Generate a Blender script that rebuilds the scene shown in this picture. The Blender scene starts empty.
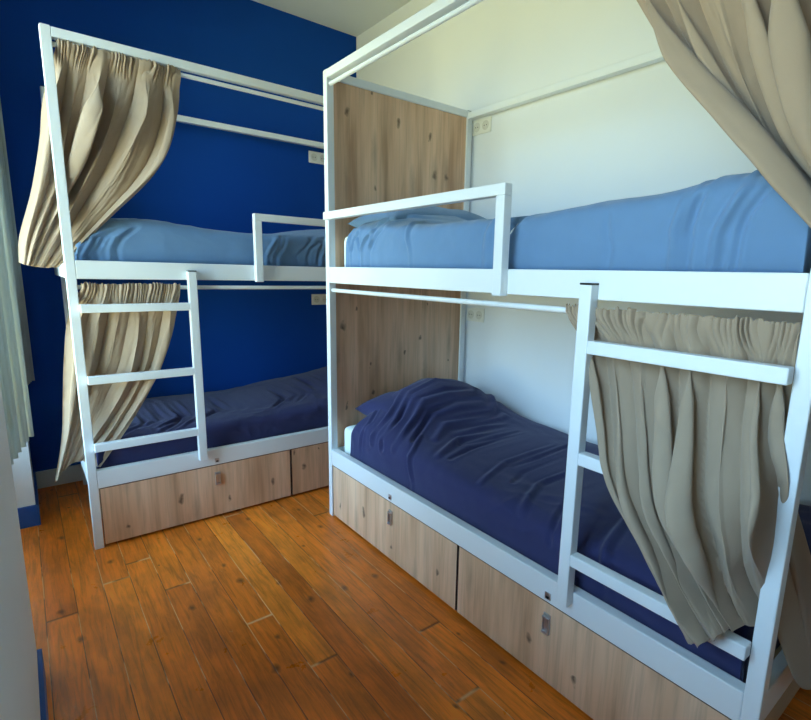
import bpy, bmesh, math, random
from mathutils import Vector, Matrix, noise

S = bpy.context.scene
COL = S.collection

# ------------------------------------------------------------------ camera
cd = bpy.data.cameras.new('camera')
cam = bpy.data.objects.new('camera', cd)
COL.objects.link(cam)
S.camera = cam
cd.sensor_fit = 'HORIZONTAL'
cd.sensor_width = 36.0
cd.lens = 508.74 / 811 * 36.0
cd.shift_x = -28.18 / 811
cd.shift_y = 8.07 / 811
cd.clip_start = 0.02
r_ = Vector((0.77878032, -0.62685033, 0.02366173))
u_ = Vector((0.09717781, 0.15782384, 0.98267396))
f_ = Vector((0.61972388, 0.76298774, -0.18382604))
mw = Matrix(((r_.x, u_.x, -f_.x, -1.211), (r_.y, u_.y, -f_.y, -2.3717), (r_.z, u_.z, -f_.z, 1.3176), (0, 0, 0, 1)))
cam.matrix_world = mw

# ------------------------------------------------------------------ daylight
w = bpy.data.worlds.new('daylight')
S.world = w
w.use_nodes = True
nt = w.node_tree
bg = nt.nodes['Background']
tc = nt.nodes.new('ShaderNodeTexCoord')
sp = nt.nodes.new('ShaderNodeSeparateXYZ')
cr = nt.nodes.new('ShaderNodeValToRGB')
mp = nt.nodes.new('ShaderNodeMapRange')
mp.inputs[1].default_value = -1
mp.inputs[2].default_value = 1
nt.links.new(tc.outputs['Generated'], sp.inputs[0])
nt.links.new(sp.outputs['Z'], mp.inputs[0])
nt.links.new(mp.outputs[0], cr.inputs[0])
nt.links.new(cr.outputs[0], bg.inputs['Color'])
e = cr.color_ramp.elements
e[0].position = 0.0
e[0].color = (0.55, 0.55, 0.27, 1)
e[1].position = 1.0
e[1].color = (0.30, 0.60, 1.0, 1)
k = e.new(0.47); k.color = (0.66, 0.68, 0.36, 1)
k = e.new(0.52); k.color = (0.47, 0.78, 1.0, 1)
bg.inputs['Strength'].default_value = 6.0


def portal(name, loc, rot, sx, sy):
    ld = bpy.data.lights.new(name, 'AREA')
    ld.shape = 'RECTANGLE'; ld.size = sx; ld.size_y = sy
    ld.cycles.is_portal = True
    o = bpy.data.objects.new(name, ld)
    COL.objects.link(o)
    o.location = loc; o.rotation_euler = rot


portal('niche_window_daylight', (-1.62, 0.14, 1.5), (0, -math.pi / 2, 0), 2.3, 1.2)
portal('added_window_daylight', (-1.55, -1.76, 1.75), (0, -math.pi / 2, 0), 1.8, 0.80)  # portal at the added, unseen window beside the camera
S.view_settings.view_transform = 'Standard'
S.view_settings.look = 'None'
S.view_settings.gamma = 1
S.view_settings.use_curve_mapping = False
S.view_settings.exposure = 1.45

# ------------------------------------------------------------------ materials
def new_mat(name):
    m = bpy.data.materials.new(name)
    m.use_nodes = True
    n = m.node_tree
    return m, n, n.nodes['Principled BSDF']


def N(nt, t, **kw):
    n = nt.nodes.new(t)
    for a, b in kw.items():
        if a.startswith('i_'):
            n.inputs[a[2:].replace('_', ' ')].default_value = b
        else:
            setattr(n, a, b)
    return n


def math_n(nt, op, a, b=None, c=None):
    n = nt.nodes.new('ShaderNodeMath'); n.operation = op
    for i, x in enumerate((a, b, c)):
        if x is None: continue
        if isinstance(x, (int, float)): n.inputs[i].default_value = x
        else: nt.links.new(x, n.inputs[i])
    return n.outputs[0]


def mix_n(nt, fac, a, b, mode='MIX'):
    n = nt.nodes.new('ShaderNodeMix'); n.data_type = 'RGBA'; n.blend_type = mode
    for sock, x in ((n.inputs[0], fac), (n.inputs[6], a), (n.inputs[7], b)):
        if isinstance(x, (int, float)): sock.default_value = x
        elif isinstance(x, tuple): sock.default_value = x if len(x) == 4 else (*x, 1)
        else: nt.links.new(x, sock)
    return n.outputs[2]


def ramp_n(nt, fac, stops):
    n = nt.nodes.new('ShaderNodeValToRGB')
    nt.links.new(fac, n.inputs[0])
    el = n.color_ramp.elements
    while len(el) < len(stops): el.new(0.5)
    for q, (p, c) in zip(el, stops):
        q.position = p
        q.color = (c, c, c, 1) if isinstance(c, (int, float)) else (*c, 1)
    return n.outputs[0]


def pos_n(nt):
    g = nt.nodes.new('ShaderNodeNewGeometry')
    s = nt.nodes.new('ShaderNodeSeparateXYZ')
    nt.links.new(g.outputs['Position'], s.inputs[0])
    return g.outputs['Position'], s.outputs[0], s.outputs[1], s.outputs[2]


def comb_n(nt, x, y, z):
    c = nt.nodes.new('ShaderNodeCombineXYZ')
    for i, v in enumerate((x, y, z)):
        if isinstance(v, (int, float)): c.inputs[i].default_value = v
        else: nt.links.new(v, c.inputs[i])
    return c.outputs[0]


def noise_n(nt, vec, scale, detail=3, rough=0.5, dist=0.0):
    n = nt.nodes.new('ShaderNodeTexNoise')
    n.inputs['Scale'].default_value = scale
    n.inputs['Detail'].default_value = detail
    n.inputs['Roughness'].default_value = rough
    n.inputs['Distortion'].default_value = dist
    nt.links.new(vec, n.inputs['Vector'])
    return n.outputs[0]


def bump_n(nt, b, h, strength, dist):
    n = nt.nodes.new('ShaderNodeBump')
    n.inputs['Strength'].default_value = strength
    n.inputs['Distance'].default_value = dist
    nt.links.new(h, n.inputs['Height'])
    nt.links.new(n.outputs[0], b.inputs['Normal'])


def plain(name, col, rough=0.5, metal=0.0, mottled=0.0, bump=0.0, bscale=200):
    m, n, b = new_mat(name)
    b.inputs['Base Color'].default_value = (*col, 1)
    b.inputs['Roughness'].default_value = rough
    b.inputs['Metallic'].default_value = metal
    P, x, y, z = pos_n(n)
    if mottled:
        f = noise_n(n, P, 3.0, 4)
        c = mix_n(n, f, tuple(q * (1 - mottled) for q in col), tuple(min(1, q * (1 + mottled)) for q in col))
        n.links.new(c, b.inputs['Base Color'])
    if bump:
        bump_n(n, b, noise_n(n, P, bscale, 3), bump, 0.002)
    return m


MW = plain('white_painted_steel', (0.80, 0.84, 0.87), 0.38, 0, 0.03)
M_WALL = plain('white_wall_paint', (0.77, 0.80, 0.83), 0.85, 0, 0.02, 0.12, 90)
M_CEIL = plain('ceiling_plaster', (0.74, 0.76, 0.74), 0.9, 0, 0.05, 0.5, 60)
M_BLUE = plain('blue_wall_paint', (0.001, 0.058, 0.33), 0.8, 0, 0.10, 0.15, 80)
M_BLUE.node_tree.nodes['Principled BSDF'].inputs['Specular IOR Level'].default_value = 0.2
M_SKIRT = plain('blue_skirting_paint', (0.01, 0.085, 0.36), 0.45, 0, 0.05)
M_BASE = plain('grey_skirting_paint', (0.62, 0.68, 0.72), 0.5, 0, 0.05)
M_BLACK = plain('black_plastic', (0.015, 0.015, 0.017), 0.45)
M_CHROME = plain('zinc_plate', (0.62, 0.62, 0.66), 0.28, 0.9, 0.1)
M_SOCK = plain('ivory_plastic', (0.80, 0.80, 0.74), 0.35)
M_SOCKD = plain('socket_recess_plastic', (0.66, 0.65, 0.58), 0.5)
M_MATT = plain('white_mattress_cotton', (0.82, 0.88, 0.88), 0.9, 0, 0.03, 0.4, 500)
M_PLY = plain('plain_plywood', (0.50, 0.36, 0.22), 0.7, 0, 0.15)


def cloth(name, col, transl=0.0, rough=0.9, sheen=0.3, weave=900, var=0.06):
    m, n, b = new_mat(name)
    P, x, y, z = pos_n(n)
    f = noise_n(n, P, 14, 4)
    c = mix_n(n, f, tuple(q * (1 - var) for q in col), tuple(q * (1 + var) for q in col))
    n.links.new(c, b.inputs['Base Color'])
    b.inputs['Roughness'].default_value = rough
    b.inputs['Sheen Weight'].default_value = sheen
    b.inputs['Sheen Roughness'].default_value = 0.5
    b.inputs['Specular IOR Level'].default_value = 0.15
    h = math_n(n, 'ADD', noise_n(n, P, weave, 2), math_n(n, 'MULTIPLY', noise_n(n, P, 35, 4), 1.6))
    bump_n(n, b, h, 0.22, 0.003)
    if transl:
        t = n.nodes.new('ShaderNodeBsdfTranslucent')
        n.links.new(c, t.inputs[0])
        mx = n.nodes.new('ShaderNodeMixShader'); mx.inputs[0].default_value = transl
        n.links.new(b.outputs[0], mx.inputs[1]); n.links.new(t.outputs[0], mx.inputs[2])
        n.links.new(mx.outputs[0], n.nodes['Material Output'].inputs[0])
    return m


M_CURT = cloth('beige_curtain_cloth', (0.53, 0.405, 0.295), 0.32)
M_SKYB = cloth('light_blue_cotton', (0.135, 0.248, 0.435), 0, 0.85, 0.2)
M_NAVY = cloth('navy_cotton', (0.034, 0.037, 0.112), 0, 0.85, 0.12)
M_BLIND = cloth('grey_blind_fabric', (0.50, 0.56, 0.54), 0.25, 0.9, 0.1, 700)


def glass_mat():
    m, n, b = new_mat('window_glass')
    tr = n.nodes.new('ShaderNodeBsdfTransparent')
    gl = n.nodes.new('ShaderNodeBsdfGlossy'); gl.inputs['Roughness'].default_value = 0.02
    fr = n.nodes.new('ShaderNodeFresnel'); fr.inputs[0].default_value = 1.45
    mx = n.nodes.new('ShaderNodeMixShader')
    n.links.new(fr.outputs[0], mx.inputs[0]); n.links.new(tr.outputs[0], mx.inputs[1]); n.links.new(gl.outputs[0], mx.inputs[2])
    n.links.new(mx.outputs[0], n.nodes['Material Output'].inputs[0])
    return m


M_GLASS = glass_mat()


def oak():
    m, n, b = new_mat('knotty_oak_laminate')
    P, x, y, z = pos_n(n)
    u = math_n(n, 'ADD', x, y)
    # broad boards with vertical grain
    v1 = comb_n(n, u, math_n(n, 'MULTIPLY', z, 0.10), 0.0)
    v2 = comb_n(n, u, math_n(n, 'MULTIPLY', z, 0.035), 3.7)
    board = noise_n(n, v1, 9, 3, 0.55, 0.25)
    grain = noise_n(n, v2, 75, 5, 0.65, 0.4)
    c = ramp_n(n, board, [(0.30, (0.48, 0.265, 0.150)), (0.48, (0.74, 0.470, 0.300)), (0.68, (0.87, 0.600, 0.415))])
    g = ramp_n(n, grain, [(0.34, 0.82), (0.55, 1.0)])
    c = mix_n(n, 1.0, c, g, 'MULTIPLY')
    # knots
    vo = n.nodes.new('ShaderNodeTexVoronoi'); vo.feature = 'F1'
    vo.inputs['Scale'].default_value = 6.0; vo.voronoi_dimensions = '2D'
    wob = noise_n(n, comb_n(n, u, z, 1.3), 22, 2)
    vk = comb_n(n, math_n(n, 'ADD', u, math_n(n, 'MULTIPLY', wob, 0.03)), math_n(n, 'ADD', math_n(n, 'MULTIPLY', z, 0.60), math_n(n, 'MULTIPLY', wob, 0.05)), 0.35)
    n.links.new(vk, vo.inputs['Vector'])
    spc = n.nodes.new('ShaderNodeSeparateColor'); n.links.new(vo.outputs['Color'], spc.inputs[0])
    rad = math_n(n, 'MULTIPLY', math_n(n, 'GREATER_THAN', spc.outputs[0], 0.38), math_n(n, 'ADD', math_n(n, 'MULTIPLY', math_n(n, 'POWER', spc.outputs[1], 2.0), 0.10), 0.045))
    kf = math_n(n, 'DIVIDE', vo.outputs['Distance'], math_n(n, 'ADD', rad, 0.0001))
    core = ramp_n(n, kf, [(0.15, 1.0), (0.5, 0.7), (1.0, 0.0)])
    c = mix_n(n, math_n(n, 'MULTIPLY', core, 0.85), c, (0.085, 0.045, 0.028))
    # halo streak above and below each knot
    vs = n.nodes.new('ShaderNodeTexVoronoi'); vs.inputs['Scale'].default_value = 6.0; vs.voronoi_dimensions = '2D'
    vsv = comb_n(n, math_n(n, 'ADD', u, math_n(n, 'MULTIPLY', wob, 0.02)), math_n(n, 'MULTIPLY', z, 0.22), 0.9)
    n.links.new(vsv, vs.inputs['Vector'])
    st = ramp_n(n, vs.outputs['Distance'], [(0.0, 1.0), (0.16, 0.0)])
    c = mix_n(n, math_n(n, 'MULTIPLY', st, 0.45), c, (0.26, 0.16, 0.10))
    n.links.new(c, b.inputs['Base Color'])
    b.inputs['Roughness'].default_value = 0.5
    bump_n(n, b, grain, 0.12, 0.002)
    return m


M_OAK = oak()
M_OAKEDGE = plain('oak_laminate_edge', (0.13, 0.075, 0.06), 0.6)


def floor_mat():
    m, n, b = new_mat('varnished_pine_floorboards')
    P, x, y, z = pos_n(n)
    W = 0.098
    wx = math_n(n, 'ADD', x, 3.017)
    q = math_n(n, 'DIVIDE', wx, W)
    idx = math_n(n, 'FLOOR', q)
    fr = math_n(n, 'FRACT', q)
    wn = n.nodes.new('ShaderNodeTexWhiteNoise'); wn.noise_dimensions = '1D'
    n.links.new(idx, wn.inputs['W'])
    off = math_n(n, 'MULTIPLY', wn.outputs['Value'], 7.0)
    yy = math_n(n, 'DIVIDE', math_n(n, 'ADD', y, off), 2.3)
    yi = math_n(n, 'FLOOR', yy); yf = math_n(n, 'FRACT', yy)
    wn2 = n.nodes.new('ShaderNodeTexWhiteNoise'); wn2.noise_dimensions = '2D'
    n.links.new(comb_n(n, idx, yi, 0), wn2.inputs['Vector'])
    sc = n.nodes.new('ShaderNodeSeparateColor'); n.links.new(wn2.outputs['Color'], sc.inputs[0])
    rnd = sc.outputs[0]; rnd2 = sc.outputs[1]
    base = ramp_n(n, rnd, [(0.0, (0.60, 0.145, 0.014)), (0.3, (0.72, 0.182, 0.016)), (0.7, (0.84, 0.222, 0.018)), (1.0, (0.90, 0.26, 0.024))])
    gv = comb_n(n, math_n(n, 'ADD', x, math_n(n, 'MULTIPLY', rnd2, 5)), math_n(n, 'MULTIPLY', y, 0.07), math_n(n, 'MULTIPLY', rnd, 9))
    grain = noise_n(n, gv, 60, 6, 0.65, 0.8)
    gg = ramp_n(n, grain, [(0.30, 0.60), (0.5, 1.0), (0.7, 1.22)])
    c = mix_n(n, 1.0, base, gg, 'MULTIPLY')
    bl = noise_n(n, comb_n(n, x, math_n(n, 'MULTIPLY', y, 0.5), rnd), 7, 4, 0.6)
    c = mix_n(n, 1.0, c, ramp_n(n, bl, [(0.3, 0.72), (0.6, 1.12)]), 'MULTIPLY')
    # knots
    vo = n.nodes.new('ShaderNodeTexVoronoi'); vo.inputs['Scale'].default_value = 5.5; vo.voronoi_dimensions = '2D'
    wob = noise_n(n, P, 30, 2)
    n.links.new(comb_n(n, math_n(n, 'ADD', x, math_n(n, 'MULTIPLY', wob, 0.02)), math_n(n, 'MULTIPLY', y, 0.62), 0.4), vo.inputs['Vector'])
    s2 = n.nodes.new('ShaderNodeSeparateColor'); n.links.new(vo.outputs['Color'], s2.inputs[0])
    rad = math_n(n, 'MULTIPLY', math_n(n, 'GREATER_THAN', s2.outputs[0], 0.40), math_n(n, 'ADD', math_n(n, 'MULTIPLY', s2.outputs[1], 0.075), 0.035))
    kf = math_n(n, 'DIVIDE', vo.outputs['Distance'], math_n(n, 'ADD', rad, 0.0001))
    c = mix_n(n, math_n(n, 'MULTIPLY', ramp_n(n, kf, [(0.2, 1.0), (1.0, 0.0)]), 0.75), c, (0.06, 0.02, 0.008))
    # joints
    ed = math_n(n, 'MINIMUM', fr, math_n(n, 'SUBTRACT', 1.0, fr))
    ey = math_n(n, 'MINIMUM', yf, math_n(n, 'SUBTRACT', 1.0, yf))
    jx = ramp_n(n, ed, [(0.007, 1.0), (0.020, 0.0)])
    jy = ramp_n(n, ey, [(0.0008, 1.0), (0.002, 0.0)])
    j = math_n(n, 'MAXIMUM', jx, jy)
    dust = noise_n(n, comb_n(n, math_n(n, 'MULTIPLY', x, 0.4), math_n(n, 'MULTIPLY', y, 0.25), 7), 16, 3)
    jc = mix_n(n, ramp_n(n, dust, [(0.50, 0.0), (0.56, 1.0)]), (0.055, 0.018, 0.006), (0.85, 0.52, 0.28))
    c = mix_n(n, math_n(n, 'MULTIPLY', j, 0.85), c, jc)
    # scuffs worn into the varnish
    sv = comb_n(n, math_n(n, 'MULTIPLY', x, 1.0), math_n(n, 'MULTIPLY', y, 0.3), 2.0)
    scf = noise_n(n, sv, 38, 6, 0.75, 1.5)
    c = mix_n(n, math_n(n, 'MULTIPLY', ramp_n(n, scf, [(0.66, 0.0), (0.74, 1.0)]), 0.45), c, (0.80, 0.55, 0.36))
    n.links.new(c, b.inputs['Base Color'])
    rr = ramp_n(n, noise_n(n, P, 5, 5, 0.7), [(0.3, 0.24), (0.7, 0.46)])
    n.links.new(rr, b.inputs['Roughness'])
    b.inputs['Specular IOR Level'].default_value = 0.5
    h = math_n(n, 'SUBTRACT', math_n(n, 'MULTIPLY', grain, 0.25), j)
    bump_n(n, b, h, 0.5, 0.002)
    return m


M_FLOOR = floor_mat()

# ------------------------------------------------------------------ mesh helpers
def add_box(bm, a, b, bev=0.0):
    lo = [min(p, q) for p, q in zip(a, b)]; hi = [max(p, q) for p, q in zip(a, b)]
    vs = [bm.verts.new((x, y, z)) for x in (lo[0], hi[0]) for y in (lo[1], hi[1]) for z in (lo[2], hi[2])]
    fs = []
    for f in ((0, 1, 3, 2), (4, 6, 7, 5), (0, 4, 5, 1), (2, 3, 7, 6), (0, 2, 6, 4), (1, 5, 7, 3)):
        fs.append(bm.faces.new([vs[i] for i in f]))
    if bev:
        es = {e for f in fs for e in f.edges}
        bmesh.ops.bevel(bm, geom=list(es), offset=bev, segments=2, profile=0.5, affect='EDGES')


def add_tube(bm, p, q, r, seg=16, caps=True):
    p = Vector(p); q = Vector(q); d = (q - p).normalized()
    a = Vector((0, 0, 1)) if abs(d.z) < 0.9 else Vector((1, 0, 0))
    s = d.cross(a).normalized(); t = d.cross(s)
    rings = []
    for c in (p, q):
        rings.append([bm.verts.new(c + r * (math.cos(2 * math.pi * i / seg) * s + math.sin(2 * math.pi * i / seg) * t)) for i in range(seg)])
    for i in range(seg):
        bm.faces.new((rings[0][i], rings[0][(i + 1) % seg], rings[1][(i + 1) % seg], rings[1][i]))
    if caps:
        bm.faces.new(rings[0]); bm.faces.new(rings[1])


def root_origin(o):
    while o.parent: o = o.parent
    return Vector(o.location)


def link(name, bm, mat, parent=None, origin=None, smooth=False, recalc=True):
    if recalc: bmesh.ops.recalc_face_normals(bm, faces=bm.faces[:])
    off = root_origin(parent) if parent else Vector(origin or (0, 0, 0))
    bmesh.ops.translate(bm, vec=-off, verts=bm.verts[:])
    me = bpy.data.meshes.new(name)
    bm.to_mesh(me); bm.free()
    for p in me.polygons: p.use_smooth = smooth
    mats = mat if isinstance(mat, (list, tuple)) else [mat]
    for m in mats: me.materials.append(m)
    o = bpy.data.objects.new(name, me)
    COL.objects.link(o)
    if parent: o.parent = parent
    else: o.location = off
    return o


def box(name, a, b, mat, parent=None, bev=0.002, origin=None):
    bm = bmesh.new(); add_box(bm, a, b, bev)
    return link(name, bm, mat, parent, origin)


def boxes(name, lst, mat, parent=None, bev=0.002, origin=None):
    bm = bmesh.new()
    for a, b in lst: add_box(bm, a, b, bev)
    return link(name, bm, mat, parent, origin)


def struct(o):
    o['kind'] = 'structure'; return o


def tag(o, label, cat, group=None):
    o['label'] = label; o['category'] = cat
    if group: o['group'] = group
    return o


def empty(name, loc):
    o = bpy.data.objects.new(name, None); COL.objects.link(o); o.location = loc
    o.empty_display_size = 0.1
    return o


# ------------------------------------------------------------------ room shell
XR, YF, ZC = 0.952, 1.311, 3.05
XL, XN, YB = -1.252, -1.279, -3.7
N0, N1 = -0.484, 0.77          # niche
struct(box('floor', (-1.75, YB - 0.15, -0.08), (XR + 0.15, YF + 0.15, 0), M_FLOOR, bev=0))
struct(box('ceiling', (-1.75, YB - 0.15, ZC), (XR + 0.15, YF + 0.15, ZC + 0.1), M_CEIL, bev=0))
struct(box('wall_far', (-1.75, YF, 0), (XR + 0.15, YF + 0.15, ZC), M_BLUE, bev=0))
struct(box('wall_right', (XR, YB, 0), (XR + 0.15, YF, ZC), M_WALL, bev=0))
struct(box('wall_back', (-1.75, YB - 0.15, 0), (XR + 0.15, YB, ZC), M_WALL, bev=0))
struct(boxes('wall_left', [
    ((-1.75, N1, 0), (XL, YF, ZC)),
    ((-1.75, N0, 2.65), (XN, N1, ZC)),
    ((-1.75, N0, 0), (-1.60, N1, 0.42)),
    ((-1.75, -1.36, 0), (XN, N0, ZC)),
    ((-1.75, -2.16, 0), (XN, -1.36, 0.85)),
    ((-1.75, -2.16, 2.65), (XN, -1.36, ZC)),
    ((-1.75, YB, 0), (XN, -2.16, ZC)),
], M_WALL, bev=0))
struct(box('baseboard_far', (XL, YF - 0.015, 0), (XR, YF, 0.103), M_BASE))
struct(box('baseboard_right', (XR - 0.012, YB, 0), (XR, -2.12, 0.1), M_BASE))
struct(boxes('baseboard_left', [
    ((XL, N1 - 0.012, 0), (XL + 0.012, YF - 0.016, 0.11)),
    ((-1.59, N1 - 0.014, 0), (XL + 0.012, N1, 0.11)),
    ((XN, -3.68, 0), (XN + 0.013, N0, 0.10)),
    ((-1.59, N0, 0), (XN + 0.013, N0 + 0.013, 0.10)),
], M_SKIRT))


def window(n, y0, y1, z0, z1, x):
    o = struct(boxes('window_%d' % n, [
        ((x, y0, z0), (x + 0.06, y0 + 0.06, z1)), ((x, y1 - 0.06, z0), (x + 0.06, y1, z1)),
        ((x, y0 + 0.06, z0), (x + 0.06, y1 - 0.06, z0 + 0.06)), ((x, y0 + 0.06, z1 - 0.06), (x + 0.06, y1 - 0.06, z1)),
        ((x, (y0 + y1) / 2 - 0.035, z0 + 0.06), (x + 0.06, (y0 + y1) / 2 + 0.035, z1 - 0.06)),
    ], MW))
    box('window_glass', (x + 0.025, y0 + 0.055, z0 + 0.055), (x + 0.031, y1 - 0.055, z1 - 0.055), M_GLASS, o, bev=0)


window(1, N0, N1, 0.42, 2.65, -1.70)
window(2, -2.16, -1.36, 0.85, 2.65, -1.62)  # unseen window, added to brighten the near half of the right bunk

# ------------------------------------------------------------------ bunk beds
SEC = 0.037
H = 2.237
ZU0, ZU1, ZL0, ZL1 = 1.256, 1.335, 0.297, 0.382


def T_right(a, b, z): return (a, -b, z)


G, XRR = 0.312, 0.945


def T_left(a, b, z): return (XRR - b, G + a, z)


def bunk(T, L, W, guard, lad, gap, gap2, rear_in, label, group):
    o0 = T(0, 0, 0); o1 = T(W, L, 0)
    root = empty('bunk_bed', ((o0[0] + o1[0]) / 2, (o0[1] + o1[1]) / 2, 0))
    tag(root, label, 'bunk bed')
    s = SEC

    def bx(name, a, b, mat=MW, par=root, bev=0.003):
        return box(name, T(*a), T(*b), mat, par, bev)

    for (a, b, zt) in ((0, 0, H), (0, L - s, H), (W - s, 0, H), (W - s, L - s - rear_in, H)):
        p = bx('post', (a, b, 0), (a + s, b + s, zt))
        bx('post_cap', (a + 0.003, b + 0.003, zt), (a + s - 0.003, b + s - 0.003, zt + 0.003), MW if a == 0 else M_BLACK, p, 0.001)
    e0 = s; e1 = L - s
    bx('top_rail', (0, e0, H - 0.037), (0.037, e1, H), MW)
    bx('top_rail', (W - s, e0, H - 0.045), (W, e1 - rear_in, H - 0.010), MW)
    bx('top_rail', (s, 0, H - 0.037), (W - s, s, H), MW)
    bx('bed_rail', (0, e0, ZU0), (0.035, e1, ZU1))
    bx('bed_rail', (W - 0.03, e0, ZU0), (W, e1 - rear_in, ZU1))
    bx('bed_rail', (s, 0, ZU0), (W - s, 0.03, ZU1))
    bx('bed_rail', (s, L - 0.03 - 0.004, ZU0), (W - s, L - 0.004, ZU1))
    bx('bed_rail', (0, e0, ZL0), (0.037, e1, ZL1))
    bx('bed_rail', (W - 0.03, e0, ZL0), (W, e1 - rear_in, ZL1))
    bx('bed_rail', (s, 0, ZL0), (W - s, 0.03, ZL1))
    bx('bed_rail', (s, L - 0.034, ZL0), (W - s, L - 0.004, ZL1))
    bx('bed_base', (0.035, 0.035, 1.272), (W - 0.03, L - 0.036, 1.290), M_PLY)
    bx('bed_base', (0.038, 0.035, 0.302), (W - 0.03, L - 0.036, 0.320), M_PLY)
    bx('end_panel', (s, 0.008, ZU1), (W - s, 0.026, H - 0.037), M_OAK, root, 0.0)
    bx('end_panel', (s, 0.008, ZL1), (W - s, 0.026, ZU0), M_OAK, root, 0.0)
    # guard rail
    t = 0.034
    g = bx('guard_rail', (-t, 0.045, 1.557), (0, guard, 1.593))
    bx('guard_post', (-t, guard - 0.037, 1.250), (0, guard, 1.557), MW, g)
    # ladder
    u0 = L - lad
    ld = bx('ladder', (-t, u0, 0.345), (0, u0 + 0.038, 1.296))
    bx('end_cap', (-t, u0, 1.296), (0, u0 + 0.038, 1.301), M_BLACK, ld, 0.001)
    for z in (1.130, 0.812, 0.500):
        bx('rung', (-t, u0 + 0.038, z - 0.018), (-0.001, L - 0.036, z + 0.018), MW, ld)
    # curtain rods
    for z in (2.178, 1.220):
        bm = bmesh.new(); add_tube(bm, T(0.02, e0, z), T(0.02, e1, z), 0.0095)
        link('curtain_rod', bm, MW, root, smooth=False)
    # drawers
    for i, (b0, b1) in enumerate(((s + 0.004, gap), (gap2, L - s - 0.004))):
        d = bx('drawer', (0.004, b0, 0.014), (0.022, b1, ZL0 - 0.004), M_OAK, root, 0.0)
        bx('drawer_box', (0.022, b0 + 0.02, 0.016), (0.75, b1 - 0.02, 0.22), M_PLY, d, 0.0)
        for q in (b0, b1 - 0.002):
            bx('edge_band', (0.0035, q, 0.014), (0.0225, q + 0.002, ZL0 - 0.004), M_OAKEDGE, d, 0.0)
        bx('edge_band', (0.0035, b0, ZL0 - 0.0045), (0.0225, b1, ZL0 - 0.002), M_OAKEDGE, d, 0.0)
        bc = (b0 + b1) / 2 + (0.045 if T is T_right else -0.03)
        if T is T_right: bc = (0.592, 1.483)[i]
        elif i == 1: bc = XRR + 0.486
        # toggle latch: plate, claw and bar
        hz = 0.222
        lt = boxes('latch', [
            (T(0.001, bc - 0.014, hz - 0.034), T(0.004, bc + 0.014, hz + 0.034)),
            (T(-0.006, bc - 0.013, hz - 0.03), T(0.001, bc - 0.009, hz + 0.022)),
            (T(-0.006, bc + 0.009, hz - 0.03), T(0.001, bc + 0.013, hz + 0.022)),
            (T(-0.008, bc - 0.013, hz + 0.018), T(0.001, bc + 0.013, hz + 0.026)),
            (T(-0.008, bc - 0.013, hz - 0.034), T(0.001, bc + 0.013, hz - 0.026)),
        ], M_CHROME, d, 0.0008)
        bx('latch_catch', (-0.003, bc - 0.011, ZL0 + 0.012), (0, bc + 0.011, ZL0 + 0.036), M_CHROME, root, 0.0008)
        bx('latch_catch', (-0.006, bc - 0.006, ZL0 + 0.016), (-0.003, bc + 0.006, ZL0 + 0.024), M_BLACK, root, 0.0008)
    return root


LR, WR = 2.08, 0.93
LL = 1.996
bunk(T_right, LR, WR, 1.244, 0.543, 1.047, 1.056, 0.0,
     'white steel bunk bed with knotty oak end panel, along the white wall', None)
bunk(T_left, LL, 0.93, 1.194, 0.512, 0.960 + 0.060, 1.028, 0.03,
     'white steel bunk bed in front of the blue wall', None)

# ------------------------------------------------------------------ bedding
def sgnpow(c, p): return math.copysign(abs(c) ** p, c)


def seg_dist(p, a, b, w):
    # distance to a crease line, measured mostly along the surface (w weights the axes)
    ax, ay, az = (p.x - a.x) * w[0], (p.y - a.y) * w[1], (p.z - a.z) * w[2]
    bx_, by_, bz_ = (b.x - a.x) * w[0], (b.y - a.y) * w[1], (b.z - a.z) * w[2]
    t = (ax * bx_ + ay * by_ + az * bz_) / (bx_ * bx_ + by_ * by_ + bz_ * bz_ + 1e-9)
    t = max(0.0, min(1.0, t))
    return math.sqrt((ax - t * bx_) ** 2 + (ay - t * by_) ** 2 + (az - t * bz_) ** 2), t


def smooth01(t):
    t = max(0.0, min(1.0, t)); return t * t * (3 - 2 * t)


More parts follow.
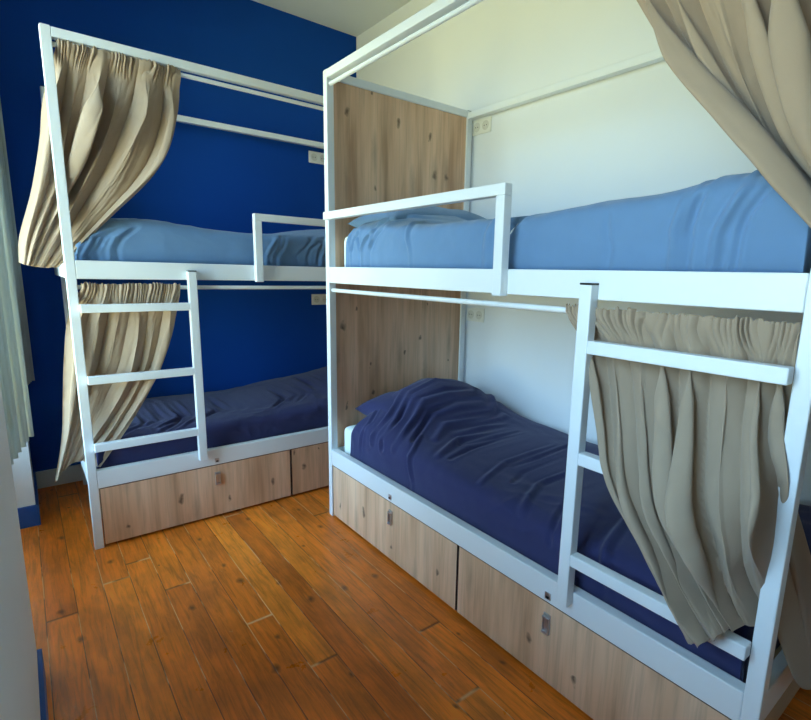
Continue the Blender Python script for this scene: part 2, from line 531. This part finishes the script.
def blanket(name, T, a0, a1, b0, b1, zb, topf, mat, wr=(), amp=0.006, seed=0, pa=0.30, pb=0.12, na=190, nb=340, crease=1.0, open_end=True):
    """Draped cover: superelliptic section, closed underneath, creased along the given lines."""
    bm = bmesh.new()
    rows = []
    ca, ha = (a0 + a1) / 2, (a1 - a0) / 2
    cb, hb = (b0 + b1) / 2, (b1 - b0) / 2
    for j in range(nb + 1):
        ph = math.pi * j / nb
        row = []
        sb = -sgnpow(math.cos(ph), pb * 1.4); eb = abs(math.sin(ph)) ** (pb * 1.4)
        # mix with linear spacing for even sampling
        b = cb + hb * (0.0 * sb + 1.0 * (-1 + 2 * j / nb))
        eb = min(1.0, (1 - abs(-1 + 2 * j / nb) ** (2 / pb)) ** (pb / 2) if abs(-1 + 2 * j / nb) < 1 else 0)
        for i in range(na + 1):
            th = math.pi * i / na
            sa = -sgnpow(math.cos(th), pa); ea = abs(math.sin(th)) ** pa
            a = ca + ha * sa
            top = topf(a, b)
            z = zb + (top - zb) * ea * eb
            row.append(bm.verts.new(T(a, b, z)))
        rows.append(row)
    for j in range(nb):
        for i in range(na):
            bm.faces.new((rows[j][i], rows[j][i + 1], rows[j + 1][i + 1], rows[j + 1][i]))
    bmesh.ops.remove_doubles(bm, verts=bm.verts[:], dist=1e-5)
    bmesh.ops.recalc_face_normals(bm, faces=bm.faces[:])
    bm.normal_update()
    if sum(v.normal.z for v in bm.verts) < 0:
        bmesh.ops.reverse_faces(bm, faces=bm.faces[:]); bm.normal_update()
    lines = []
    for li, (pts, wd, am) in enumerate(wr):
        P = [Vector(T(*q)) for q in pts]
        for q in range(len(P) - 1):
            lines.append((P[q], P[q + 1], wd, am, q, len(P) - 1, li))
    sv = Vector((seed * 3.1, seed * 1.7, seed))
    disp = []
    for v in bm.verts:
        if v.co.z < zb + 0.004: disp.append(0); continue
        p = v.co
        d = 0
        d += amp * 1.6 * noise.noise(p * 3.2 + sv)
        n1 = noise.noise(Vector((p.x * 7 + p.y * 5, p.y * 6 - p.x * 6, p.z * 9)) + sv * 2)
        d += amp * 0.9 * crease * (1 - 2.6 * abs(n1)) * max(0, noise.noise(p * 2.3 + sv * 3) + 0.25)
        d += amp * 0.55 * crease * (0.5 - abs(noise.noise(Vector((p.x * 13 + p.y * 7, p.y * 12 - p.x * 9, p.z * 16)) - sv))) * max(0, noise.noise(p * 3.1 - sv) + 0.3) * 2
        n2 = noise.noise(Vector((p.x * 20 - p.y * 9, p.y * 16 + p.x * 5, p.z * 12)) + sv)
        d += amp * 0.30 * crease * n2
        nm = v.normal
        wv = tuple(0.12 + 0.88 * (1 - q_ * q_) for q_ in nm)
        best = {}
        for (A, B, wd, am, q, nq, li) in lines:
            wd *= 0.72
            ds, t = seg_dist(p, A, B, wv)
            if ds < wd * 3.2:
                tt = (q + t) / nq
                tap = math.sin(math.pi * (0.06 + 0.88 * tt)) ** 0.6
                k = ds / wd
                # a ridge with a soft shoulder, or a groove when am < 0
                c_ = am * tap * (math.exp(-k * k) - 0.28 * math.exp(-(k - 1.7) ** 2 * 1.5))
                if li not in best or k < best[li][0]: best[li] = (k, c_)
        d += 1.25 * sum(c_ for k, c_ in best.values())
        disp.append(d)
    for v, d in zip(bm.verts, disp): v.co = v.co + v.normal * d
    c = T(ca, cb, zb)
    o = link(name, bm, mat, None, (c[0], c[1], zb), smooth=True, recalc=False)
    so = o.modifiers.new('thickness', 'SOLIDIFY'); so.thickness = 0.008; so.offset = -1
    return o


def mattress(T, L, W, z0, z1, label, a0=0.062):
    c = T((a0 + W - 0.045) / 2, L / 2, z0)
    bm = bmesh.new()
    add_box(bm, T(a0, 0.042, z0), T(W - 0.045, L - 0.095, z1), 0.0)
    bmesh.ops.bevel(bm, geom=bm.edges[:], offset=0.032, segments=5, profile=0.5, affect='EDGES')
    o = link('mattress', bm, M_MATT, None, c, smooth=True)
    # piping seam round the top edge
    bm = bmesh.new()
    for z in (z0 + 0.05, z1 - 0.05):
        P = [T(a0 + 0.002, 0.10, z), T(a0 + 0.002, L - 0.16, z)]
        add_tube(bm, P[0], P[1], 0.003, 8)
    link('piping', bm, M_MATT, o)
    return tag(o, label, 'mattress')


mattress(T_right, LR, WR, 1.292, 1.490, 'white mattress on the upper bunk by the white wall', 0.070)
mattress(T_right, LR, WR, 0.322, 0.505, 'white mattress under the creased navy duvet by the white wall')
mattress(T_left, LL, 0.93, 1.292, 1.470, 'white mattress on the upper bunk at the blue wall')
mattress(T_left, LL, 0.93, 0.322, 0.480, 'white mattress under the dark cover at the blue wall')


def bump2(a, b, ca, cb, ra, rb, h, p=2):
    d = abs((a - ca) / ra) ** p + abs((b - cb) / rb) ** p
    return h * math.exp(-d)


# --- pillows
def pillow(T, a0, a1, b0, b1, z0, h, mat, label, seed=0, tilt=0.0):
    bm = bmesh.new()
    na, nb = 44, 36
    ca, ha, cb, hb = (a0 + a1) / 2, (a1 - a0) / 2, (b0 + b1) / 2, (b1 - b0) / 2
    top = []; bot = []
    for j in range(nb + 1):
        rt, rb_ = [], []
        v = -1 + 2 * j / nb
        for i in range(na + 1):
            u = -1 + 2 * i / na
            pin = 1 - 0.10 * (abs(v) ** 2) * (1 - abs(u) ** 6)
            e = (max(0, 1 - abs(u) ** 2.6) * max(0, 1 - abs(v) ** 2.6)) ** 0.48
            a = ca + ha * u * (1 - 0.06 * (1 - v * v)); b = cb + hb * v * (1 - 0.07 * (1 - u * u))
            nz = noise.noise(Vector((a * 9, b * 9, seed)))
            zt = z0 + h * 0.42 + tilt * (-v) + h * e * 0.58 * (1 + 0.12 * nz)
            zl = z0 + h * 0.42 + tilt * (-v) - h * e * 0.42
            rt.append(bm.verts.new(T(a, b, zt)))
            rb_.append(rt[-1] if (i in (0, na) or j in (0, nb)) else bm.verts.new(T(a, b, zl)))
        top.append(rt); bot.append(rb_)
    for g in (top, bot):
        for j in range(nb):
            for i in range(na):
                f = [g[j][i], g[j][i + 1], g[j + 1][i + 1], g[j + 1][i]]
                try: bm.faces.new(f)
                except ValueError: pass
    c = T(ca, cb, z0)
    o = link('pillow', bm, mat, None, c, smooth=True)
    return tag(o, label, 'pillow')


pillow(T_right, 0.14, 0.84, 0.040, 0.42, 0.505, 0.19, M_NAVY, 'navy pillow tucked under the duvet against the oak panel', 2)
pillow(T_right, 0.10, 0.80, 0.045, 0.46, 1.480, 0.165, M_SKYB, 'light blue pillow on the upper bunk against the oak panel', 4)


# --- duvets
def top_rl(a, b):
    z = 0.545
    z += bump2(a, b, 0.52, 0.26, 0.33, 0.27, 0.185, 2.4)
    z += bump2(a, b, 0.30, 0.50, 0.25, 0.35, 0.035)
    z += 0.012 * math.sin(b * 3.2 + 0.5) + 0.02 * (a - 0.4)
    return z


WR_RL = [
    ([(0.06, 0.36, 0.50), (0.16, 0.34, 0.60), (0.36, 0.22, 0.70)], 0.020, 0.016),
    ([(0.07, 0.46, 0.50), (0.17, 0.42, 0.60), (0.42, 0.26, 0.73)], 0.016, -0.020),
    ([(0.08, 0.54, 0.52), (0.22, 0.48, 0.62), (0.50, 0.30, 0.74)], 0.020, 0.016),
    ([(0.12, 0.60, 0.56), (0.30, 0.50, 0.66), (0.55, 0.36, 0.74)], 0.015, -0.018),
    ([(0.20, 0.66, 0.58), (0.40, 0.55, 0.66), (0.66, 0.42, 0.72)], 0.022, 0.015),
    ([(0.055, 0.26, 0.44), (0.10, 0.27, 0.56), (0.20, 0.20, 0.62)], 0.013, -0.012),
    ([(0.26, 0.76, 0.57), (0.42, 0.60, 0.63), (0.60, 0.52, 0.68), (0.74, 0.36, 0.70)], 0.014, -0.016),
    ([(0.12, 0.78, 0.56), (0.28, 0.72, 0.58), (0.52, 0.66, 0.62), (0.72, 0.60, 0.62)], 0.022, 0.016),
    ([(0.14, 0.84, 0.56), (0.34, 0.80, 0.58), (0.60, 0.76, 0.60)], 0.016, -0.012),
    ([(0.10, 1.06, 0.56), (0.34, 0.98, 0.56), (0.62, 0.98, 0.57)], 0.016, 0.010),
    ([(0.20, 1.14, 0.56), (0.44, 1.04, 0.56), (0.80, 1.02, 0.57)], 0.014, -0.010),
    ([(0.06, 1.30, 0.52), (0.28, 1.20, 0.56), (0.55, 1.20, 0.56)], 0.018, 0.011),
    ([(0.052, 1.44, 0.46), (0.10, 1.42, 0.55), (0.30, 1.34, 0.56)], 0.013, -0.010),
    ([(0.048, 0.70, 0.42), (0.07, 0.66, 0.52), (0.16, 0.60, 0.56)], 0.014, 0.010),
    ([(0.048, 1.66, 0.42), (0.07, 1.62, 0.52), (0.30, 1.56, 0.56)], 0.018, 0.012),
    ([(0.60, 0.60, 0.62), (0.74, 0.50, 0.66), (0.84, 0.36, 0.64)], 0.020, 0.016),
]
o = blanket('duvet', T_right, 0.046, 0.905, 0.150, 2.02, 0.330, top_rl, M_NAVY, WR_RL, 0.008, 1, pa=0.24, pb=0.10)
tag(o, 'creased navy duvet on the lower bunk by the white wall', 'duvet')


def top_ru(a, b):
    z = 1.512
    z += bump2(a, b, 0.42, 0.30, 0.32, 0.24, 0.100, 2.4)
    z += 0.012 * smooth01((b - 1.15) / 0.25)
    z += bump2(a, b, 0.30, 1.86, 0.5, 0.16, 0.045)
    z += bump2(a, b, 0.35, 1.55, 0.4, 0.16, 0.012)
    return z


WR_RU = [
    ([(0.055, 1.15, 1.34), (0.055, 1.165, 1.43), (0.07, 1.21, 1.50), (0.30, 1.32, 1.54)], 0.020, -0.015),
    ([(0.055, 1.09, 1.34), (0.055, 1.10, 1.45), (0.10, 1.12, 1.52)], 0.022, 0.010),
    ([(0.055, 1.80, 1.34), (0.055, 1.775, 1.43), (0.06, 1.79, 1.50), (0.2, 1.82, 1.56)], 0.014, -0.012),
    ([(0.055, 1.76, 1.34), (0.055, 1.74, 1.43), (0.06, 1.755, 1.50)], 0.014, 0.010),
    ([(0.055, 1.84, 1.36), (0.055, 1.84, 1.42), (0.06, 1.88, 1.50), (0.2, 1.92, 1.57)], 0.016, 0.011),
    ([(0.055, 1.88, 1.38), (0.055, 1.90, 1.46), (0.08, 1.95, 1.54)], 0.012, -0.010),
    ([(0.055, 0.20, 1.36), (0.055, 0.16, 1.44), (0.09, 0.15, 1.53)], 0.012, 0.008),
    ([(0.055, 0.28, 1.36), (0.06, 0.24, 1.46), (0.14, 0.22, 1.56)], 0.013, -0.010),
    ([(0.06, 0.34, 1.42), (0.09, 0.36, 1.52), (0.30, 0.50, 1.58)], 0.014, 0.010),
    ([(0.05, 0.24, 1.36), (0.05, 0.30, 1.46), (0.12, 0.40, 1.54), (0.30, 0.52, 1.60)], 0.013, 0.012),
    ([(0.05, 0.32, 1.38), (0.05, 0.40, 1.48), (0.14, 0.50, 1.54)], 0.012, -0.008),
    ([(0.05, 0.66, 1.40), (0.06, 0.62, 1.50), (0.20, 0.56, 1.56)], 0.014, 0.009),
    ([(0.05, 0.17, 1.36), (0.05, 0.20, 1.46), (0.12, 0.28, 1.54)], 0.010, -0.008),
    ([(0.05, 1.60, 1.34), (0.055, 1.56, 1.42), (0.06, 1.55, 1.48)], 0.014, -0.006),
]
o = blanket('duvet', T_right, 0.046, 0.905, 0.120, 2.02, 1.300, top_ru, M_SKYB, WR_RU, 0.006, 5, pa=0.20, pb=0.10, crease=0.8)
tag(o, 'light blue duvet on the upper bunk by the white wall', 'duvet')


def top_lu(a, b):
    x = XRR - b
    z = 1.505
    z += bump2(x, 0, -0.70, 0, 0.26, 1, 0.030)
    z += bump2(a, x, 0.42, 0.42, 0.30, 0.36, 0.075, 2.4)
    z -= 0.10 * smooth01((-0.84 - x) / 0.20)
    return z


WR_LU = []
rr = random.Random(5)
for q in range(14):
    b = rr.uniform(0.62, 1.15)
    WR_LU.append(([(0.055, b, 1.34 + rr.uniform(0, .05)), (0.055, b - rr.uniform(.02, .07), 1.43), (0.08, b - rr.uniform(.06, .14), 1.51)], 0.012, rr.choice((-0.006, 0.006))))
for q in range(5):
    b = rr.uniform(1.80, 1.94)
    WR_LU.append(([(0.055, b, 1.35), (0.06, b - 0.05, 1.44), (0.10, b - 0.14, 1.51)], 0.011, rr.choice((-0.007, 0.007))))
o = blanket('duvet', T_left, 0.048, 0.905, 0.06, 1.952, 1.300, top_lu, M_SKYB, WR_LU, 0.005, 9, pa=0.22, pb=0.10)
tag(o, 'light blue duvet on the upper bunk at the blue wall', 'duvet')


def top_ll(a, b):
    x = XRR - b
    z = 0.505 + 0.03 * smooth01((x + 0.4) / 0.8)
    z += bump2(a, x, 0.5, 0.62, 0.35, 0.40, 0.10, 2.4)
    return z


WR_LL = []
for q in range(22):
    b = rr.uniform(0.7, 1.85)
    a = rr.uniform(0.05, 0.4)
    WR_LL.append(([(a, b, 0.46), (a + 0.12, b - 0.12, 0.53), (a + 0.3, b - 0.18, 0.54)], 0.016, rr.choice((-0.008, 0.009))))
o = blanket('duvet', T_left, 0.050, 0.905, 0.06, 1.952, 0.330, top_ll, M_NAVY, WR_LL, 0.008, 12, pa=0.22, pb=0.10)
tag(o, 'dark navy duvet on the shaded lower bunk at the blue wall', 'duvet')


# ------------------------------------------------------------------ curtains
def catmull(P, t):
    n = len(P) - 1
    x = max(0.0, min(n - 1e-6, t * n)); i = int(x); f = x - i
    p1, p2 = P[i], P[i + 1]
    p0 = P[i - 1] if i > 0 else p1 * 2 - p2
    p3 = P[i + 2] if i + 2 <= n else p2 * 2 - p1
    return 0.5 * ((2 * p1) + (p2 - p0) * f + (2 * p0 - 5 * p1 + 4 * p2 - p3) * f * f + (3 * p1 - p0 - 3 * p2 + p3) * f ** 3)


def curtain(name, cols, us, front, nf, amp, seed, label, ruffle=26, fade=1.0, crown=0.016, nu=420, nv=150, side=1.3, amp_end=None, free_u=None, head_v=0.10):
    rnd = random.Random(seed)
    cols = [[Vector(p) for p in c] for c in cols]
    front = Vector(front)
    offs = [rnd.uniform(-0.28, 0.28) for _ in range(nf + 2)]
    mags = [rnd.uniform(0.55, 1.25) for _ in range(nf + 2)]
    edges = [0.0]
    for i in range(nf):
        edges.append(edges[-1] + 1 + offs[i])
    tot = edges[-1]; edges = [q / tot for q in edges]
    mg = [rnd.uniform(0.3, 1.5) for _ in range(ruffle * 2)]

    drift = [rnd.uniform(-0.42, 0.42) / nf for _ in range(nf + 1)]
    drift[0] = drift[nf] = 0
    ph = [rnd.uniform(0, 6.28) for _ in range(nf)]
    skew = [rnd.uniform(0.75, 1.45) for _ in range(nf)]

    def fold(u, v):
        # rounded pleats meeting in sharp valleys, drifting and swelling as they fall
        uu = u + 0.022 * noise.noise(Vector((u * 4, v * 3.0, seed))) * math.sin(math.pi * min(1, max(0, u)))
        uu = max(0.0, min(0.99999, uu))
        ed = [edges[k] + drift[k] * math.sin(v * 2.4) for k in range(nf + 1)]
        for i in range(nf):
            if uu < ed[i + 1] or i == nf - 1: break
        f = max(0.0, min(1.0, (uu - ed[i]) / (ed[i + 1] - ed[i]))) ** skew[i]
        m = mags[i] * (1 + 0.45 * math.sin(v * 4.0 + ph[i]))
        s = math.sin(math.pi * f)
        pr = m * (abs(s) ** 0.7) + 0.22 * m * max(0, noise.noise(Vector((u * 22, v * 2.5, seed + 5))))
        sd = math.sin(2 * math.pi * f) * m
        return pr, sd

    def ruf(u, v):
        x = u * ruffle + 2.4 * noise.noise(Vector((u * 7, v * 5, seed + 3)))
        i = int(max(0, x)); f = x - math.floor(x)
        return mg[i % len(mg)] * (abs(math.sin(math.pi * f)) ** 0.6)

    rows = []
    vs = [-0.02, -0.012, -0.004] + [0.0 + (j / nv) for j in range(nv + 1)]
    bm = bmesh.new()
    for v in vs:
        row = []
        vv = max(0, v)
        # control column at this v
        P = [catmull(c, vv) for c in cols]
        for i in range(nu + 1):
            u = i / nu
            # locate u among the us (non-uniform columns) with Catmull-Rom
            for q in range(len(us) - 1):
                if u <= us[q + 1] or q == len(us) - 2: break
            f = (u - us[q]) / (us[q + 1] - us[q])
            p1, p2 = P[q], P[q + 1]
            m1 = (P[q + 1] - P[q - 1]) / (us[q + 1] - us[q - 1]) * (us[q + 1] - us[q]) if q > 0 else (p2 - p1)
            m2 = (P[q + 2] - P[q]) / (us[q + 2] - us[q]) * (us[q + 1] - us[q]) if q + 2 < len(us) else (p2 - p1)
            h = f
            p = (2 * h ** 3 - 3 * h ** 2 + 1) * p1 + (h ** 3 - 2 * h ** 2 + h) * m1 + (-2 * h ** 3 + 3 * h ** 2) * p2 + (h ** 3 - h ** 2) * m2
            tan = (P[-1] - P[0]).normalized()
            pr, sd = fold(u, vv)
            A = amp * (0.12 + 0.88 * smooth01(vv / 0.26))
            if amp_end is not None: A = A * (1 - smooth01((vv - 0.5) / 0.5)) + amp_end * smooth01((vv - 0.5) / 0.5)
            hr = (1 - smooth01(vv / head_v))
            ease = min(1.0, 0.15 + u / 0.05, 0.15 + (1 - u) / 0.05)
            d = A * (pr - 0.45) * ease
            d += 0.013 * hr * (ruf(u, vv) - 0.1) + 0.017 * hr
            d += 0.0045 * noise.noise(Vector((u * 13, vv * 5, seed + 7))) * smooth01(vv / 0.1)
            d += 0.0022 * noise.noise(Vector((u * 30 + vv * 14, vv * 22 - u * 11, seed + 9))) * smooth01(vv / 0.1)
            p = p + front * d + tan * (side * A * 0.35 * sd * ease * min(1, vv * 4) * (1 - 0.65 * smooth01((vv - 0.45) / 0.5)))
            if v < 0:
                p = p + Vector((0, 0, crown * (-v / 0.02) * (0.75 + 0.5 * ruf(u, 0.3))))
            row.append(bm.verts.new(p))
        rows.append(row)
    for j in range(len(rows) - 1):
        for i in range(nu):
            bm.faces.new((rows[j][i], rows[j][i + 1], rows[j + 1][i + 1], rows[j + 1][i]))
    o = cols[0][0]
    ob = link(name, bm, M_CURT, None, (o.x, o.y, min(c[-1].z for c in cols)), smooth=True, recalc=False)
    so = ob.modifiers.new('thickness', 'SOLIDIFY'); so.thickness = 0.0012; so.offset = 0
    return tag(ob, label, 'curtain')


# upper curtain at the blue wall
C1 = [
    [(-1.000, .345, 2.178), (-1.055, .45, 2.00), (-1.082, .48, 1.83), (-1.130, .48, 1.62), (-1.188, .47, 1.43), (-1.200, .46, 1.320)],
    [(-.960, .340, 2.178), (-1.010, .385, 2.00), (-1.050, .395, 1.83), (-1.10, .405, 1.62), (-1.160, .41, 1.43), (-1.185, .41, 1.312)],
    [(-.860, .336, 2.178), (-.890, .345, 2.00), (-.940, .365, 1.83), (-1.00, .395, 1.66), (-1.085, .41, 1.47), (-1.155, .41, 1.305)],
    [(-.700, .336, 2.178), (-.730, .325, 2.01), (-.790, .325, 1.84), (-.870, .345, 1.68), (-.980, .39, 1.50), (-1.110, .42, 1.300)],
    [(-.545, .336, 2.178), (-.565, .320, 2.02), (-.618, .310, 1.84), (-.704, .312, 1.70), (-.860, .335, 1.53), (-1.065, .42, 1.305)],
]
curtain('curtain', C1, [0, .12, .40, .70, 1], (0, -1, 0), 6, 0.060, 3, 'beige curtain gathered at the post of the upper bunk at the blue wall', amp_end=0.020)
C2 = [
    [(-1.000, .336, 1.220), (-1.055, .405, 1.08), (-1.085, .41, .90), (-1.105, .41, .72), (-1.125, .41, .54), (-1.170, .41, .33)],
    [(-.870, .336, 1.220), (-.900, .345, 1.06), (-.940, .36, .88), (-.990, .39, .72), (-1.05, .415, .55), (-1.13, .42, .38)],
    [(-.740, .336, 1.220), (-.770, .338, 1.05), (-.820, .34, .87), (-.890, .352, .71), (-.980, .39, .55), (-1.07, .425, .41)],
    [(-.606, .336, 1.220), (-.645, .338, 1.02), (-.710, .338, .84), (-.795, .340, .68), (-.890, .345, .53), (-.995, .355, .385)],
]
curtain('curtain', C2, [0, .33, .66, 1], (0, -1, 0), 6, 0.036, 11, 'beige curtain behind the ladder of the lower bunk at the blue wall', ruffle=30, amp_end=0.020, head_v=0.16)
C3 = [
    [(.024, -1.490, 2.178), (.02, -1.585, 2.00), (.02, -1.715, 1.81), (.02, -1.868, 1.650), (.035, -1.978, 1.512), (.07, -2.10, 1.335), (.09, -2.14, 1.08), (.17, -2.14, .78), (.26, -2.13, .50)],
    [(.024, -1.750, 2.178), (.02, -1.80, 1.98), (.02, -1.87, 1.78), (.035, -1.95, 1.60), (.07, -2.05, 1.46), (.10, -2.14, 1.30), (.17, -2.16, 1.06), (.24, -2.16, .78), (.32, -2.15, .50)],
    [(.024, -2.030, 2.178), (.05, -2.04, 1.98), (.08, -2.07, 1.78), (.10, -2.11, 1.60), (.12, -2.14, 1.46), (.14, -2.17, 1.30), (.24, -2.18, 1.06), (.31, -2.18, .78), (.38, -2.17, .50)],
]
curtain('curtain', C3, [0, .5, 1], (-1, 0, 0), 6, 0.075, 21, 'beige curtain swept aside on the upper bunk by the white wall', amp_end=0.03, nv=200)
C4 = [
    [(.024, -1.472, 1.220), (.018, -1.535, 1.11), (.000, -1.60, .94), (-.072, -1.685, .80), (-.074, -1.80, .655), (-.074, -1.880, .55), (-.076, -1.940, .480)],
    [(.024, -1.640, 1.220), (.022, -1.68, 1.11), (-.010, -1.73, .95), (-.078, -1.80, .80), (-.080, -1.88, .68), (-.078, -1.94, .58), (-.076, -1.99, .525)],
    [(.024, -1.790, 1.220), (.022, -1.81, 1.11), (-.012, -1.85, .96), (-.078, -1.90, .82), (-.078, -1.955, .71), (-.066, -1.99, .62), (-.054, -2.02, .560)],
    [(.024, -1.920, 1.220), (.022, -1.935, 1.11), (-.010, -1.955, .98), (-.072, -1.99, .86), (-.070, -2.01, .76), (-.020, -2.02, .66), (.060, -2.06, .53)],
    [(.024, -1.985, 1.220), (.022, -1.99, 1.11), (-.010, -2.005, 1.0), (-.070, -2.045, .90), (-.070, -2.05, .80), (.050, -2.06, .64), (.15, -2.12, .37)],
    [(.024, -2.040, 1.220), (.030, -2.035, 1.11), (.055, -2.03, 1.0), (.085, -2.035, .90), (.14, -2.06, .78), (.24, -2.105, .56), (.36, -2.14, .28)],
]
curtain('curtain', C4, [0, .28, .52, .72, .87, 1], (-1, 0, 0), 8, 0.050, 33, 'beige curtain draped over the ladder rungs of the lower bunk by the white wall', ruffle=34, amp_end=0.022, nu=520, nv=170, head_v=0.14)


# ------------------------------------------------------------------ wall sockets
def socket(p, ax, label, w=0.152, h=0.082, n=2):
    """p: centre on the wall; ax: 'x' for a plate on the blue wall, 'y' for one on the white wall"""
    if ax == 'x':
        def Q(s, d, z): return (p[0] + s, p[1] - d, p[2] + z)
    else:
        def Q(s, d, z): return (p[0] - d, p[1] + s, p[2] + z)
    o = box('wall_socket', Q(-w / 2, 0, -h / 2), Q(w / 2, 0.009, h / 2), M_SOCK, None, 0.003, p)
    tag(o, label, 'socket')
    for i in range(n):
        s = (i - (n - 1) / 2) * 0.071
        bm = bmesh.new()
        seg = 28
        rim = []
        for (r, d) in ((0.026, 0.009), (0.025, 0.011), (0.021, 0.011), (0.0195, 0.0095), (0.0, 0.0095)):
            if r == 0: rim.append([bm.verts.new(Q(s, d, 0))]); continue
            rim.append([bm.verts.new(Q(s + r * math.cos(2 * math.pi * k / seg), d, r * math.sin(2 * math.pi * k / seg))) for k in range(seg)])
        for a, b in zip(rim[:-1], rim[1:]):
            for k in range(seg):
                if len(b) == 1: bm.faces.new((a[k], a[(k + 1) % seg], b[0]))
                else: bm.faces.new((a[k], a[(k + 1) % seg], b[(k + 1) % seg], b[k]))
        well = link('socket_well', bm, M_SOCKD, o, smooth=False)
        bm = bmesh.new()
        for k in (-1, 1):
            add_tube(bm, Q(s + k * 0.009, 0.0095, 0), Q(s + k * 0.009, 0.0102, 0), 0.003, 10)
        link('pin_hole', bm, M_BLACK, well)


socket((0.62, YF, 2.138), 'x', 'white double wall socket on the blue wall, upper bunk height')
socket((0.62, YF, 1.093), 'x', 'white double wall socket on the blue wall, above the lower bunk')
socket((XR, -0.098, 2.150), 'y', 'cream double wall socket on the white wall, upper bunk height')
socket((XR, -0.106, 1.072), 'y', 'cream double wall socket on the white wall, above the lower bunk')

# ------------------------------------------------------------------ vertical blind at the niche window
bl = empty('window_blind', (-1.27, 0.1, 0.70))
tag(bl, 'grey vertical fabric window blind at the left edge', 'blind')
box('headrail', (-1.295, -0.47, 2.60), (-1.255, 1.06, 2.64), MW, bl)


def slat(x, y, w, ang, z0, z1, curve=0.006):
    bm = bmesh.new()
    n = 8
    ca, sa = math.cos(ang), math.sin(ang)
    R = []
    for z in (z0, z1):
        r = []
        for i in range(n + 1):
            t = (i / n - 0.5) * w
            c = curve * (1 - (2 * i / n - 1) ** 2)
            r.append(bm.verts.new((x + t * ca - c * sa, y + t * sa + c * ca, z)))
        R.append(r)
    for i in range(n): bm.faces.new((R[0][i], R[0][i + 1], R[1][i + 1], R[1][i]))
    o = link('slat', bm, M_BLIND, bl, smooth=True, recalc=False)
    so = o.modifiers.new('thickness', 'SOLIDIFY'); so.thickness = 0.0012


R = math.radians
slat(-1.235, 1.03, 0.088, R(12), 0.70, 2.60)
for i, y in enumerate((0.99, 0.95, 0.91)):
    slat(-1.245 - 0.006 * i, y, 0.080, R(14 + (i % 3) * 4), 0.70, 2.60)
for i, (x, y) in enumerate(((-1.262, -0.10), (-1.275, -0.16), (-1.285, -0.22), (-1.297, -0.28), (-1.307, -0.34), (-1.317, -0.40))):
    slat(x, y, 0.085, R(10 + (i % 2) * 8), 0.70, 2.60)

GROUPS = {'bunk bed': 'white steel bunk beds', 'mattress': 'mattresses on the bunks', 'duvet': 'duvets on the bunks',
          'pillow': 'pillows at the oak end panels', 'curtain': 'beige bunk curtains', 'socket': 'double wall sockets by the bunks'}
for o in list(COL.objects):
    if o.parent is None and o.get('category') in GROUPS:
        o['group'] = GROUPS[o['category']]
